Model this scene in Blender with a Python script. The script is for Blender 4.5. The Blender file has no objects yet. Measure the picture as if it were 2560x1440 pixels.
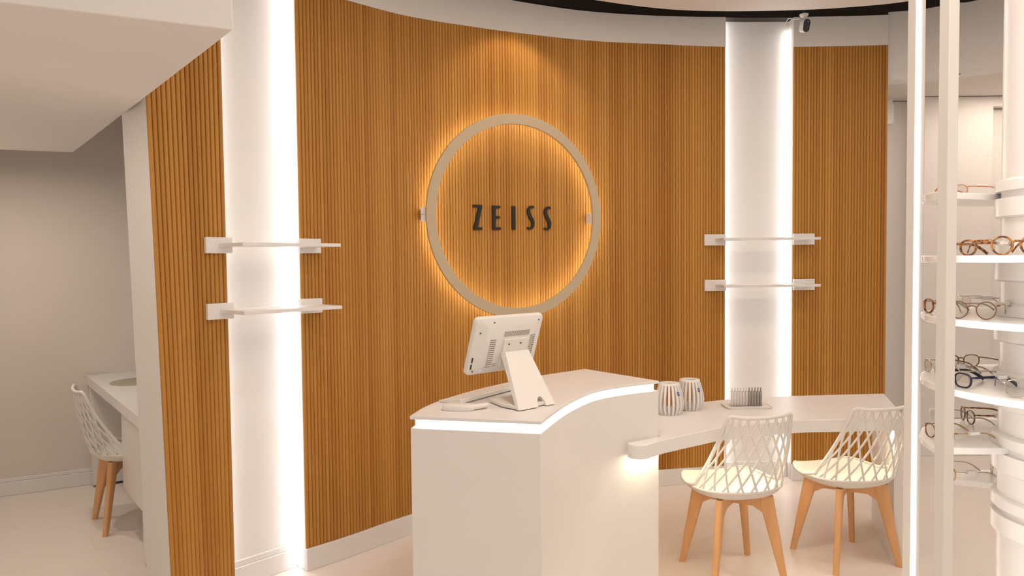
import bpy, bmesh, math, random
from mathutils import Vector, Matrix
random.seed(7)
PI = math.pi
scn = bpy.context.scene
COL = scn.collection

# ------------------------------------------------------------------ camera
F, CH = 1850.0, 1.55
pitch = math.atan(71 / F); roll = 0.0098
fw = Vector((0, math.cos(pitch), -math.sin(pitch)))
up0 = Vector((0, math.sin(pitch), math.cos(pitch)))
RT = Vector((1, 0, 0)) * math.cos(roll) - up0 * math.sin(roll)
UP = up0 * math.cos(roll) + Vector((1, 0, 0)) * math.sin(roll)
CAM = Vector((0, 0, CH))

def proj(p):
    v = Vector(p) - CAM
    z = v.dot(fw)
    return 1280 + F * v.dot(RT) / z, 720 - F * v.dot(UP) / z

def ray(x, y):
    return fw + RT * ((x - 1280) / F) + UP * ((720 - y) / F)

def atz(x, y, z):
    d = ray(x, y)
    return CAM + d * ((z - CH) / d.z)

def aty(x, y, Y):
    d = ray(x, y)
    return CAM + d * (Y / d.y)

cd = bpy.data.cameras.new('camera')
cam = bpy.data.objects.new('camera', cd)
COL.objects.link(cam)
cd.sensor_width = 36; cd.sensor_fit = 'HORIZONTAL'; cd.lens = F / 2560 * 36
cd.clip_start = 0.05; cd.clip_end = 60
m = Matrix.Identity(4)
for i, a in enumerate((RT, UP, -fw)):
    for j in range(3):
        m[j][i] = a[j]
m.translation = CAM
cam.matrix_world = m
scn.camera = cam

# ------------------------------------------------------------------ materials
def mat(name, col, rough=0.5, noise=0.03, scale=8.0, metal=0.0, spec=0.5, coat=0.0, stretch=(1, 1, 1)):
    m = bpy.data.materials.new(name); m.use_nodes = True
    nt = m.node_tree; b = nt.nodes['Principled BSDF']
    b.inputs['Roughness'].default_value = rough
    b.inputs['Metallic'].default_value = metal
    b.inputs['Specular IOR Level'].default_value = spec
    b.inputs['Coat Weight'].default_value = coat
    tc = nt.nodes.new('ShaderNodeTexCoord'); mp = nt.nodes.new('ShaderNodeMapping')
    mp.inputs['Scale'].default_value = stretch
    n = nt.nodes.new('ShaderNodeTexNoise'); n.inputs['Scale'].default_value = scale
    n.inputs['Detail'].default_value = 3
    r = nt.nodes.new('ShaderNodeMix'); r.data_type = 'RGBA'
    r.inputs[6].default_value = (*[max(0, c * (1 - noise)) for c in col], 1)
    r.inputs[7].default_value = (*[min(1, c * (1 + noise)) for c in col], 1)
    nt.links.new(tc.outputs['Object'], mp.inputs['Vector'])
    nt.links.new(mp.outputs['Vector'], n.inputs['Vector'])
    nt.links.new(n.outputs['Fac'], r.inputs['Factor'])
    nt.links.new(r.outputs[2], b.inputs['Base Color'])
    return m

def emit(name, col, strength):
    m = bpy.data.materials.new(name); m.use_nodes = True
    nt = m.node_tree; nt.nodes.clear()
    o = nt.nodes.new('ShaderNodeOutputMaterial'); e = nt.nodes.new('ShaderNodeEmission')
    n = nt.nodes.new('ShaderNodeTexNoise'); n.inputs['Scale'].default_value = 40
    mr = nt.nodes.new('ShaderNodeMapRange')
    mr.inputs['To Min'].default_value = strength * 0.97; mr.inputs['To Max'].default_value = strength * 1.03
    e.inputs['Color'].default_value = (*col, 1)
    nt.links.new(n.outputs['Fac'], mr.inputs['Value'])
    nt.links.new(mr.outputs['Result'], e.inputs['Strength'])
    nt.links.new(e.outputs[0], o.inputs[0])
    return m

def glass(name, tint=(1, 1, 1), gl=0.12, opacity=0.0, body=(0.8, 0.8, 0.8)):
    m = bpy.data.materials.new(name); m.use_nodes = True
    nt = m.node_tree; nt.nodes.clear()
    o = nt.nodes.new('ShaderNodeOutputMaterial')
    t = nt.nodes.new('ShaderNodeBsdfTransparent'); t.inputs[0].default_value = (*tint, 1)
    g = nt.nodes.new('ShaderNodeBsdfGlossy'); g.inputs['Roughness'].default_value = 0.03
    lw = nt.nodes.new('ShaderNodeLayerWeight'); lw.inputs['Blend'].default_value = 0.5
    pw = nt.nodes.new('ShaderNodeMath'); pw.operation = 'POWER'; pw.inputs[1].default_value = 4
    ad = nt.nodes.new('ShaderNodeMath'); ad.operation = 'MULTIPLY_ADD'; ad.inputs[1].default_value = 0.5; ad.inputs[2].default_value = gl
    mx = nt.nodes.new('ShaderNodeMixShader')
    nt.links.new(lw.outputs['Facing'], pw.inputs[0]); nt.links.new(pw.outputs[0], ad.inputs[0]); nt.links.new(ad.outputs[0], mx.inputs[0])
    nt.links.new(t.outputs[0], mx.inputs[1]); nt.links.new(g.outputs[0], mx.inputs[2])
    last = mx
    if opacity > 0:
        d = nt.nodes.new('ShaderNodeBsdfDiffuse'); d.inputs[0].default_value = (*body, 1)
        m2 = nt.nodes.new('ShaderNodeMixShader'); m2.inputs[0].default_value = opacity
        nt.links.new(mx.outputs[0], m2.inputs[1]); nt.links.new(d.outputs[0], m2.inputs[2]); last = m2
    nt.links.new(last.outputs[0], o.inputs[0])
    return m

def wood_slat():
    m = bpy.data.materials.new('slat_wood'); m.use_nodes = True
    nt = m.node_tree; b = nt.nodes['Principled BSDF']
    b.inputs['Roughness'].default_value = 0.42
    b.inputs['Specular IOR Level'].default_value = 0.35
    at = nt.nodes.new('ShaderNodeAttribute'); at.attribute_name = 'slat_tone'
    tc = nt.nodes.new('ShaderNodeTexCoord'); mp = nt.nodes.new('ShaderNodeMapping')
    mp.inputs['Scale'].default_value = (60, 60, 2.2)
    n = nt.nodes.new('ShaderNodeTexNoise'); n.inputs['Scale'].default_value = 1.0; n.inputs['Detail'].default_value = 4
    ad = nt.nodes.new('ShaderNodeMath'); ad.operation = 'MULTIPLY_ADD'
    ad.inputs[1].default_value = 0.35; ad.inputs[2].default_value = -0.17
    a2 = nt.nodes.new('ShaderNodeMath'); a2.operation = 'ADD'
    cr = nt.nodes.new('ShaderNodeValToRGB')
    cr.color_ramp.elements[0].position = 0.1; cr.color_ramp.elements[0].color = (0.395, 0.161, 0.025, 1)
    cr.color_ramp.elements[1].position = 0.9; cr.color_ramp.elements[1].color = (0.60, 0.305, 0.066, 1)
    nt.links.new(tc.outputs['Object'], mp.inputs[0]); nt.links.new(mp.outputs[0], n.inputs['Vector'])
    nt.links.new(n.outputs['Fac'], ad.inputs[0])
    nt.links.new(at.outputs['Fac'], a2.inputs[0]); nt.links.new(ad.outputs[0], a2.inputs[1])
    nt.links.new(a2.outputs[0], cr.inputs[0]); nt.links.new(cr.outputs[0], b.inputs['Base Color'])
    return m

def floor_mat():
    m = bpy.data.materials.new('floor_planks'); m.use_nodes = True
    nt = m.node_tree; b = nt.nodes['Principled BSDF']
    b.inputs['Roughness'].default_value = 0.38; b.inputs['Specular IOR Level'].default_value = 0.4
    tc = nt.nodes.new('ShaderNodeTexCoord'); mp = nt.nodes.new('ShaderNodeMapping')
    mp.inputs['Rotation'].default_value = (0, 0, math.radians(-38))
    br = nt.nodes.new('ShaderNodeTexBrick')
    br.inputs['Scale'].default_value = 1.0; br.inputs['Brick Width'].default_value = 1.3
    br.inputs['Row Height'].default_value = 0.28; br.inputs['Mortar Size'].default_value = 0.0016
    br.inputs['Mortar Smooth'].default_value = 0.3
    br.inputs['Color1'].default_value = (0.91, 0.835, 0.775, 1)
    br.inputs['Color2'].default_value = (0.90, 0.82, 0.757, 1)
    br.inputs['Mortar'].default_value = (0.83, 0.745, 0.68, 1)
    n = nt.nodes.new('ShaderNodeTexNoise'); n.inputs['Scale'].default_value = 3.0; n.inputs['Detail'].default_value = 6
    mp2 = nt.nodes.new('ShaderNodeMapping'); mp2.inputs['Scale'].default_value = (1, 7, 1)
    mx = nt.nodes.new('ShaderNodeMix'); mx.data_type = 'RGBA'; mx.blend_type = 'MULTIPLY'
    mx.inputs['Factor'].default_value = 0.14
    cr = nt.nodes.new('ShaderNodeValToRGB')
    cr.color_ramp.elements[0].color = (0.78, 0.74, 0.70, 1); cr.color_ramp.elements[1].color = (1, 1, 1, 1)
    nt.links.new(tc.outputs['Object'], mp.inputs[0]); nt.links.new(mp.outputs[0], br.inputs['Vector'])
    nt.links.new(mp.outputs[0], mp2.inputs[0]); nt.links.new(mp2.outputs[0], n.inputs['Vector'])
    nt.links.new(n.outputs['Fac'], cr.inputs[0])
    nt.links.new(br.outputs['Color'], mx.inputs[6]); nt.links.new(cr.outputs[0], mx.inputs[7])
    nt.links.new(mx.outputs[2], b.inputs['Base Color'])
    return m

def tortoise():
    m = bpy.data.materials.new('tortoise_acetate'); m.use_nodes = True
    nt = m.node_tree; b = nt.nodes['Principled BSDF']; b.inputs['Roughness'].default_value = 0.2
    tc = nt.nodes.new('ShaderNodeTexCoord')
    n = nt.nodes.new('ShaderNodeTexNoise'); n.inputs['Scale'].default_value = 90
    cr = nt.nodes.new('ShaderNodeValToRGB')
    cr.color_ramp.elements[0].position = 0.42; cr.color_ramp.elements[0].color = (0.075, 0.026, 0.010, 1)
    cr.color_ramp.elements[1].position = 0.62; cr.color_ramp.elements[1].color = (0.42, 0.165, 0.028, 1)
    nt.links.new(tc.outputs['Object'], n.inputs['Vector']); nt.links.new(n.outputs['Fac'], cr.inputs[0])
    nt.links.new(cr.outputs[0], b.inputs['Base Color'])
    return m

WHITE = mat('white_paint', (0.80, 0.785, 0.77), 0.55, 0.015, 3)
WALLW = mat('wall_paint', (0.80, 0.775, 0.75), 0.8, 0.02, 5)
GREYW = mat('grey_wall', (0.74, 0.68, 0.625), 0.85, 0.02, 5)  # even grey-beige base, darker than the main walls
CORRW = mat('corridor_paint', (0.74, 0.69, 0.65), 0.85, 0.02, 5)
LACQ = mat('white_lacquer', (0.82, 0.79, 0.755), 0.32, 0.012, 4)
LAMIN = mat('white_laminate', (0.83, 0.805, 0.79), 0.4, 0.012, 4)
GLOSSW = mat('gloss_white', (0.84, 0.82, 0.79), 0.15, 0.01, 4)
PLASTIC = mat('white_plastic', (0.82, 0.79, 0.75), 0.42, 0.012, 6)
DARKC = mat('dark_ceiling_paint', (0.022, 0.016, 0.012), 0.75, 0.1, 4)
BLACK = mat('black_letter_metal', (0.014, 0.012, 0.009), 0.35, 0.1, 12)
BLACKP = mat('black_plastic', (0.012, 0.012, 0.013), 0.25, 0.1, 12)
GOLD = mat('champagne_paint', (0.57, 0.46, 0.31), 0.42, 0.03, 6, metal=0.0)
BEECH = mat('beech_wood', (0.76, 0.42, 0.185), 0.45, 0.13, 3.0, stretch=(14, 14, 1.2))
DARKM = mat('dark_gap_plastic', (0.05, 0.045, 0.04), 0.6, 0.1, 8)
GREYM = mat('grey_vent_recess', (0.30, 0.26, 0.24), 0.7, 0.08, 8)
STEEL = mat('steel', (0.62, 0.60, 0.57), 0.25, 0.05, 12, metal=1.0)
MATGRN = mat('pale_green_mat', (0.42, 0.40, 0.30), 0.6, 0.04, 8)
GREYTAB = mat('grey_resin', (0.30, 0.28, 0.25), 0.35, 0.06, 12)
PALETAB = glass('frosted_clear_resin', (0.95, 0.92, 0.92), 0.03, 0.55, (0.85, 0.80, 0.79))
CLEARP = glass('clear_plastic', (0.95, 0.94, 0.93), 0.08, 0.28, (0.85, 0.83, 0.80))
LENS = glass('lens_glass', (0.96, 0.95, 0.93), 0.03)
BLUE = mat('blue_print', (0.03, 0.06, 0.38), 0.5, 0.05, 20)
LABELG = mat('grey_print', (0.42, 0.37, 0.35), 0.6, 0.08, 60)
TORT = tortoise()
GOLDF = mat('gold_frame', (0.55, 0.40, 0.20), 0.25, 0.05, 30, metal=1.0)
SILVF = mat('silver_frame', (0.55, 0.52, 0.47), 0.25, 0.05, 30, metal=1.0)
NAVY = mat('navy_acetate', (0.012, 0.015, 0.032), 0.25, 0.1, 30)
BROWNF = mat('brown_frame', (0.16, 0.075, 0.03), 0.3, 0.15, 40)
COPPER = mat('rose_frame', (0.58, 0.26, 0.15), 0.3, 0.1, 40)
CLEARF = glass('clear_acetate', (0.96, 0.95, 0.93), 0.15, 0.25, (0.85, 0.83, 0.80))
SLAT = wood_slat()
FLOORM = floor_mat()
LED = emit('led_white', (1.0, 0.95, 0.90), 11)
LEDN = emit('led_niche', (1.0, 0.96, 0.94), 6.5)
LEDFILL = emit('led_shelf_fill', (1.0, 0.96, 0.92), 18)
LEDC = emit('led_counter', (1.0, 0.95, 0.90), 7)
LEDWARM = emit('led_warm', (1.0, 0.91, 0.74), 10)
LEDUNDER = emit('led_under', (1.0, 0.84, 0.58), 60)
INDIC = emit('indicator_violet', (0.45, 0.35, 1.0), 1.6)

# ------------------------------------------------------------------ mesh builder
class MB:
    def __init__(s):
        s.v = []; s.f = []; s.tone = []
    def add(s, vs, fs, M=None):
        o = len(s.v)
        for p in vs:
            p = Vector(p)
            s.v.append(M @ p if M else p)
        s.f += [[i + o for i in f] for f in fs]
    def box(s, x0, x1, y0, y1, z0, z1, M=None):
        vs = [(x, y, z) for z in (z0, z1) for y in (y0, y1) for x in (x0, x1)]
        s.add(vs, [(0, 2, 3, 1), (4, 5, 7, 6), (0, 1, 5, 4), (2, 6, 7, 3), (0, 4, 6, 2), (1, 3, 7, 5)], M)
        return s
    def prism(s, poly, z0, z1, M=None):
        n = len(poly)
        vs = [(p[0], p[1], z0) for p in poly] + [(p[0], p[1], z1) for p in poly]
        fs = [list(range(n))[::-1], list(range(n, 2 * n))]
        fs += [(i, (i + 1) % n, n + (i + 1) % n, n + i) for i in range(n)]
        s.add(vs, fs, M); return s
    def loft(s, rings, closed=True, caps=True, M=None):
        n = len(rings[0]); vs = [p for r in rings for p in r]; fs = []
        for k in range(len(rings) - 1):
            for i in range(n if closed else n - 1):
                j = (i + 1) % n
                fs.append((k * n + i, k * n + j, (k + 1) * n + j, (k + 1) * n + i))
        if caps and closed:
            fs.append(list(range(n))[::-1]); fs.append(list(range((len(rings) - 1) * n, len(rings) * n)))
        s.add(vs, fs, M); return s
    def lathe(s, prof, n=32, M=None, caps=True):
        rings = [[(r * math.cos(2 * PI * i / n), r * math.sin(2 * PI * i / n), z) for i in range(n)] for r, z in prof]
        return s.loft(rings, True, caps, M)
    def tube(s, pts, r, n=8, closed=False, M=None, ry=None):
        pts = [Vector(p) for p in pts]
        if len(pts) < 2: return s
        rings = []; N = len(pts); ref = None
        for i, p in enumerate(pts):
            if closed: t = pts[(i + 1) % N] - pts[i - 1]
            else: t = pts[min(i + 1, N - 1)] - pts[max(i - 1, 0)]
            t.normalize()
            if ref is None:
                ref = Vector((0, 0, 1)) if abs(t.z) < 0.9 else Vector((1, 0, 0))
            a = ref - t * ref.dot(t); a.normalize(); b = t.cross(a); ref = a
            rr = r[i] if isinstance(r, (list, tuple)) else r
            r2 = (ry[i] if isinstance(ry, (list, tuple)) else ry) if ry else rr
            rings.append([p + a * (rr * math.cos(2 * PI * k / n)) + b * (r2 * math.sin(2 * PI * k / n)) for k in range(n)])
        if closed: rings.append(rings[0])
        return s.loft(rings, True, not closed, M)
    def grid(s, fn, nu, nv, M=None):
        vs = [fn(i / nu, j / nv) for j in range(nv + 1) for i in range(nu + 1)]
        fs = [(j * (nu + 1) + i, j * (nu + 1) + i + 1, (j + 1) * (nu + 1) + i + 1, (j + 1) * (nu + 1) + i) for j in range(nv) for i in range(nu)]
        s.add(vs, fs, M); return s
    def build(s, name, material, parent=None, bevel=0, smooth=35, tone=None, weld=False):
        me = bpy.data.meshes.new(name)
        me.from_pydata([tuple(p) for p in s.v], [], s.f)
        bm = bmesh.new(); bm.from_mesh(me)
        if weld: bmesh.ops.remove_doubles(bm, verts=bm.verts, dist=1e-5)
        bmesh.ops.recalc_face_normals(bm, faces=bm.faces)
        bm.to_mesh(me); bm.free()
        me.polygons.foreach_set('use_smooth', [True] * len(me.polygons))
        me.set_sharp_from_angle(angle=math.radians(smooth))
        if tone is not None:
            a = me.attributes.new('slat_tone', 'FLOAT', 'POINT'); a.data.foreach_set('value', tone)
        me.materials.append(material)
        o = bpy.data.objects.new(name, me); COL.objects.link(o)
        if parent: o.parent = parent
        if bevel:
            b = o.modifiers.new('bevel', 'BEVEL'); b.width = bevel; b.segments = 2
            b.limit_method = 'ANGLE'; b.angle_limit = math.radians(40)
        return o

def tag(o, label=None, cat=None, group=None, kind=None):
    if label: o['label'] = label
    if cat: o['category'] = cat
    if group: o['group'] = group
    if kind: o['kind'] = kind
    return o

def thing(name, label, cat, loc=(0, 0, 0), rz=0.0, group=None):
    o = bpy.data.objects.new(name, None); COL.objects.link(o)
    o.empty_display_size = 0.05
    o.location = loc; o.rotation_euler = (0, 0, rz)
    return tag(o, label, cat, group)

def struct(name, mb, material, **k):
    return tag(mb.build(name, material, **k), kind='structure')

def kids(o): return [c for c in bpy.data.objects if c.parent == o]

def copy_tree(o, parent=None):
    c = o.copy(); COL.objects.link(c)
    if parent: c.parent = parent
    for ch in kids(o): copy_tree(ch, c)
    return c

def lerp_tab(tab, x):
    if x <= tab[0][0]: return tab[0][1]
    for (a, va), (b, vb) in zip(tab, tab[1:]):
        if x <= b: return va + (vb - va) * (x - a) / (b - a)
    return tab[-1][1]

def catmull(P, n=24):
    P = [Vector(p) for p in P]
    out = []
    Q = [P[0] * 2 - P[1]] + P + [P[-1] * 2 - P[-2]]
    for i in range(1, len(Q) - 2):
        a, b, c, d = Q[i - 1], Q[i], Q[i + 1], Q[i + 2]
        for k in range(n):
            t = k / n
            out.append(0.5 * ((2 * b) + (c - a) * t + (2 * a - 5 * b + 4 * c - d) * t * t + (3 * b - a - 3 * c + d) * t ** 3))
    out.append(P[-1]); return out

# ------------------------------------------------------------------ curved wall path
WP = [(-1.75, 2.90), (-1.51, 3.16), (-1.30, 3.386), (-1.051, 3.656), (-.87, 3.84), (-.588, 4.157), (-.245, 4.43),
      (.125, 4.658), (.53, 4.85), (.97, 4.985), (1.47, 5.075), (1.94, 5.09), (2.56, 5.06), (2.75, 4.99)]
PTS = catmull([Vector((a, b, 0)) for a, b in WP], 30)
SL = [0.0]
for a, b in zip(PTS, PTS[1:]): SL.append(SL[-1] + (b - a).length)

def W(s):
    import bisect
    i = min(max(bisect.bisect(SL, s) - 1, 0), len(SL) - 2)
    t = (s - SL[i]) / (SL[i + 1] - SL[i])
    p = PTS[i].lerp(PTS[i + 1], t)
    return p
def T(s):
    t = W(s + 0.05) - W(s - 0.05); t.normalize(); return t
def wpt(s, d, z):           # d = distance out of the wall towards the room
    t = T(s); n = Vector((t.y, -t.x, 0)); p = W(s) + n * d
    return Vector((p.x, p.y, z))
def s_at(px, py=None, z=1.32, d=0.0):
    lo, hi = 0.0, SL[-1]
    for _ in range(50):
        mid = (lo + hi) / 2
        if proj(wpt(mid, d, z))[0] < px: lo = mid
        else: hi = mid
    return lo
ZTOP = [(-.87, 2.89), (-.588, 2.905), (-.245, 2.928), (.125, 2.945), (.53, 2.957), (.97, 2.972), (1.47, 2.973), (2.56, 2.972)]
ZBAND = [(-.9, 3.10), (-.18, 3.13), (.4, 3.14), (1.47, 3.173), (2.56, 3.173)]
ztop = lambda s: lerp_tab(ZTOP, W(s).x)
zband = lambda s: lerp_tab(ZBAND, W(s).x)

SA, SB = s_at(391), s_at(569)            # left wood panel
SC, SD = s_at(755, z=1.0), s_at(1812)            # main wood panel
SE, SF = s_at(1980), s_at(2214.5)          # right wood panel
def lean_left(s, z):
    k = (s - SA) / (SB - SA)
    k = min(max(k, 0), 1)
    return -(z - 1.45) * (0.024 * (1 - k) + 0.002 * k)

def strip_block(mb, s0, s1, d0, d1, z0, z1, n=None, lean=None):
    n = n or max(2, int((s1 - s0) / 0.04))
    rings = []
    for i in range(n + 1):
        s = s0 + (s1 - s0) * i / n
        a = z0(s) if callable(z0) else z0; b = z1(s) if callable(z1) else z1
        L = lean or (lambda s, z: 0)
        rings.append([wpt(s + L(s, a), d0, a), wpt(s + L(s, a), d1, a), wpt(s + L(s, b), d1, b), wpt(s + L(s, b), d0, b)])
    mb.loft(rings)
    return mb

def slat_panel(s0, s1, z0, z1, lean=None):
    mb = MB(); tone = []
    n = round((s1 - s0) / 0.0198); p = (s1 - s0) / n
    h = p / 2
    prof = [(-h, 0.0018), (-h * .94, 0.0046), (-h * .78, 0.0072), (-h * .45, 0.0098), (0, 0.0108), (h * .45, 0.0098), (h * .78, 0.0072), (h * .94, 0.0046), (h, 0.0018)]
    drift = 0.5
    for k in range(n):
        sc = s0 + p * (k + .5)
        drift = 0.5 + 0.75 * (drift - 0.5) + random.gauss(0, 0.07)
        tn = min(max(drift + random.gauss(0, 0.09), 0), 1)
        zs = [z0, z1(sc) if callable(z1) else z1]
        zz = [zs[0] + (zs[1] - zs[0]) * i / 2 for i in range(3)]
        rings = []
        for z in zz:
            L = lean(sc, z) if lean else 0
            c = wpt(sc + L, 0, z); t = T(sc); nn = Vector((t.y, -t.x, 0))
            r = [c + t * u + nn * d for u, d in prof]
            r += [c + t * h - nn * 0.0005, c - t * h - nn * 0.0005]
            rings.append(r)
        mb.loft(rings)
        tone += [tn] * (3 * len(rings[0]))
    return mb, tone

mb, tn = slat_panel(SA, SB, 0.0, 2.75, lean_left)
tag(mb.build('slat_panel', SLAT, tone=tn, smooth=50), 'narrow wood slat wall panel between the open back room and the left light niche', 'wall panel', 'vertical wood slat panels')
mb, tn = slat_panel(SC, SD, 0.113, ztop)
tag(mb.build('slat_panel', SLAT, tone=tn, smooth=50), 'wide curved wood slat wall panel behind the big ring and black letters', 'wall panel', 'vertical wood slat panels')
mb, tn = slat_panel(SE, SF, 0.113, ztop)
tag(mb.build('slat_panel', SLAT, tone=tn, smooth=50), 'wood slat wall panel right of the right light niche, under the security camera', 'wall panel', 'vertical wood slat panels')

# white wall behind / above the slats
mb = MB()
strip_block(mb, SA, SB, -0.27, -0.0006, 0, 2.75, lean=lean_left)
struct('wall_left_end', mb, WALLW, smooth=30)
mb = MB()
strip_block(mb, SC, SD, -0.14, -0.0006, 0, zband)
strip_block(mb, SE, SF, -0.14, -0.0006, 0, zband)
strip_block(mb, SC, SD, -0.0006, 0.011, lambda s: ztop(s) + .001, zband)
strip_block(mb, SE, SF - 0.004, -0.0006, 0.011, lambda s: ztop(s) + .001, zband)
struct('wall_back', mb, WALLW, smooth=30)
mb = MB()
strip_block(mb, SB - .02, SC + .02, -0.16, -0.09, 0, 3.14, lean=lambda s, z: 0)
struct('wall_left_niche', mb, WALLW, smooth=30)
mb = MB()
strip_block(mb, SD - .02, SE + .02, -0.16, -0.09, 0, 3.188)
struct('wall_right_niche', mb, WALLW, smooth=30)
# black painted strip above and black upper ceiling
mb = MB()
strip_block(mb, SC, SF, -0.14, -0.002, lambda s: zband(s) + .001, 3.30)
struct('wall_upper_dark', mb, DARKC)
mb = MB(); mb.box(-4.4, 6.5, -3, 8, 3.30, 3.36)
struct('ceiling', mb, DARKC)
mb = MB(); strip_block(mb, SD - .02, SE + .02, -0.16, -0.003, 3.189, 3.30)
struct('trim_1', mb, DARKC)

# baseboards
mb = MB()
strip_block(mb, SC - .004, SD, -0.13, 0.020, 0.0, 0.112)
struct('baseboard_back', mb, WHITE, bevel=.003)
mb = MB()
strip_block(mb, SE, SF, -0.13, 0.020, 0.0, 0.112)
struct('baseboard_right', mb, WHITE, bevel=.003)
mb = MB()
strip_block(mb, SB - .02, SC - .006, -0.09, -0.072, 0.0, 0.095)
strip_block(mb, SB - .02, SC - .006, -0.09, -0.079, 0.095, 0.125)
struct('baseboard_left_niche', mb, WHITE, bevel=.003)
mb = MB()
strip_block(mb, SD + .002, SE - .002, -0.09, -0.076, 0.0, 0.11)
struct('baseboard_right_niche', mb, WHITE, bevel=.003)

# LED strips in the niches
def led(s0, s1, d0, d1, z0, z1, label):
    mb = MB(); strip_block(mb, s0, s1, d0, d1, z0, z1, n=1)
    tag(mb.build('led_strip', LEDN), label, 'light strip', 'vertical light strips of the wall niches')
led(SB + .0005, SB + .004, -0.086, -0.066, 0.13, 3.0, 'vertical white light strip on the left side of the left wall niche')
led(SC - .014, SC - .0005, -0.086, -0.035, 0.02, 3.10, 'vertical white light strip on the right side of the left wall niche')
led(SD + .0005, SD + .012, -0.087, -0.05, 0.115, 3.17, 'vertical white light strip on the left side of the right wall niche')
led(SE - .012, SE - .0005, -0.087, -0.05, 0.115, 3.10, 'vertical white light strip on the right side of the right wall niche')

# ------------------------------------------------------------------ floor, ceilings, other walls
mb = MB(); mb.box(-6, 6.5, -3, 8.5, -0.1, 0)
struct('floor', mb, FLOORM)

raftpts = [(-1.6, 2.3), (-1.2, 2.95), (-.75, 3.55), (-.3, 4.02), (.1, 4.33)] + [tuple(atz(x, y, 3.12).xy) for x, y in
          [(1487, 0), (1659, 22), (1810, 28), (1998, 25), (2137, 17), (2264, 4)]] + [(2.8, 4.42), (3.3, 3.9), (3.7, 3.2)]
rc = [p.xy for p in catmull([Vector((a, b, 0)) for a, b in raftpts], 10)]
mb = MB(); mb.prism([tuple(p) for p in rc] + [(4.4, 2.0), (4.4, -2.6), (-3.6, -2.6), (-3.6, 1.4)], 3.12, 3.22)
struct('ceiling_raft', mb, WALLW, smooth=40)

# lower ceiling of the back room (bulkhead)
ZB = 2.215
A1, A2 = atz(583, 75, ZB), atz(183, 381, ZB)
A3, A4 = atz(0, 374, ZB), atz(0, 5, ZB)
A3x = A2 + (A3 - A2) * 6; A4x = A1 + (A4 - A1) * 4.5
mb = MB(); mb.prism([A1.xy, A2.xy, A3x.xy, A4x.xy], ZB, 3.115)
struct('ceiling_bulkhead', mb, WALLW, bevel=.004)

# back room wall
ax = Vector((-.607, .794, 0)); bx = Vector((.794, .607, 0))
G0 = atz(218, 1213, 0)
def roomM(o, z=0):
    M = Matrix.Identity(4)
    for j in range(3):
        M[j][0] = bx[j]; M[j][1] = ax[j]
    M.translation = Vector((o.x, o.y, z)); return M
gd = (G0 - atz(0, 1243, 0)); gd.normalize()
GM = Matrix.Identity(4)
gn = Vector((-gd.y, gd.x, 0))
for j in range(3): GM[j][0] = gd[j]; GM[j][1] = gn[j]
GM.translation = G0
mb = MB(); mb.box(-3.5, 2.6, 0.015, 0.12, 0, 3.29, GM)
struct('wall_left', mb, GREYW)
mb = MB(); mb.box(-3.5, 2.6, 0.0, 0.0149, 0, 0.092, GM); mb.box(-3.5, 2.6, 0.006, 0.0149, 0.092, 0.118, GM)
struct('baseboard_left', mb, WHITE, bevel=.004)

mb = MB(); mb.box(-.90, -.78, -3.2, -.001, 0, 2.213, GM)  # unseen wall, added to block ambient light from the left
struct('wall_light_block', mb, GREYW)

# right corridor: curved white fascia, its soffit, far walls, door
fp = [wpt(SF, -.02, 0)] + [atz(x, y, 3.2) for x, y in [(2299, 24), (2391, 7.6), (2446, 0)]] + [Vector((3.4, 4.45, 0)), Vector((3.9, 3.7, 0))]
fp = catmull([Vector((p.x, p.y, 0)) for p in fp], 8)
def ribbon(pts, th, z0, z1):
    rings = []
    for i, p in enumerate(pts):
        t = pts[min(i + 1, len(pts) - 1)] - pts[max(i - 1, 0)]; t.normalize()
        n = Vector((-t.y, t.x, 0))
        q = p + n * th
        rings.append([(p.x, p.y, z0), (q.x, q.y, z0), (q.x, q.y, z1), (p.x, p.y, z1)])
    mb = MB(); mb.loft(rings); return mb
struct('wall_right_fascia', ribbon(fp, .12, 2.74, 3.2), WALLW, smooth=30)
struct('trim_2', ribbon(fp, .12, 3.201, 3.299), DARKC)
mb = MB(); mb.prism([(2.45, 5.18), (2.7, 5.22), (3.6, 4.5), (4.4, 3.8), (6.3, 4.4), (6.3, 6.6), (2.0, 6.6), (2.0, 5.25)], 2.76, 2.84)
struct('ceiling_corridor', mb, CORRW)
mb = MB(); mb.box(1.9, 3.20, 5.84, 5.95, 0, 2.755)
struct('wall_corridor_far', mb, CORRW)
cx = aty(2302, 1139, 5.68).x
DX = aty(2477, 700, 5.68).x
mb = MB(); mb.box(cx, DX, 5.68, 5.839, 0, 2.755); mb.box(DX, DX + 1.0, 5.68, 5.839, 2.68, 2.755); mb.box(DX + 1.0, 6.3, 5.68, 5.839, 0, 2.755)
struct('wall_right', mb, CORRW)
mb = MB(); mb.box(DX + .006, DX + .994, 5.76, 5.80, 0.005, 2.672)
struct('door_1', mb, CORRW, bevel=.004)
mb = MB(); mb.box(cx - .015, DX, 5.665, 5.6795, 0, 0.11); mb.box(2.3, cx - .016, 5.825, 5.8395, 0, 0.11)
struct('baseboard_corridor', mb, WHITE, bevel=.004)

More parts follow.
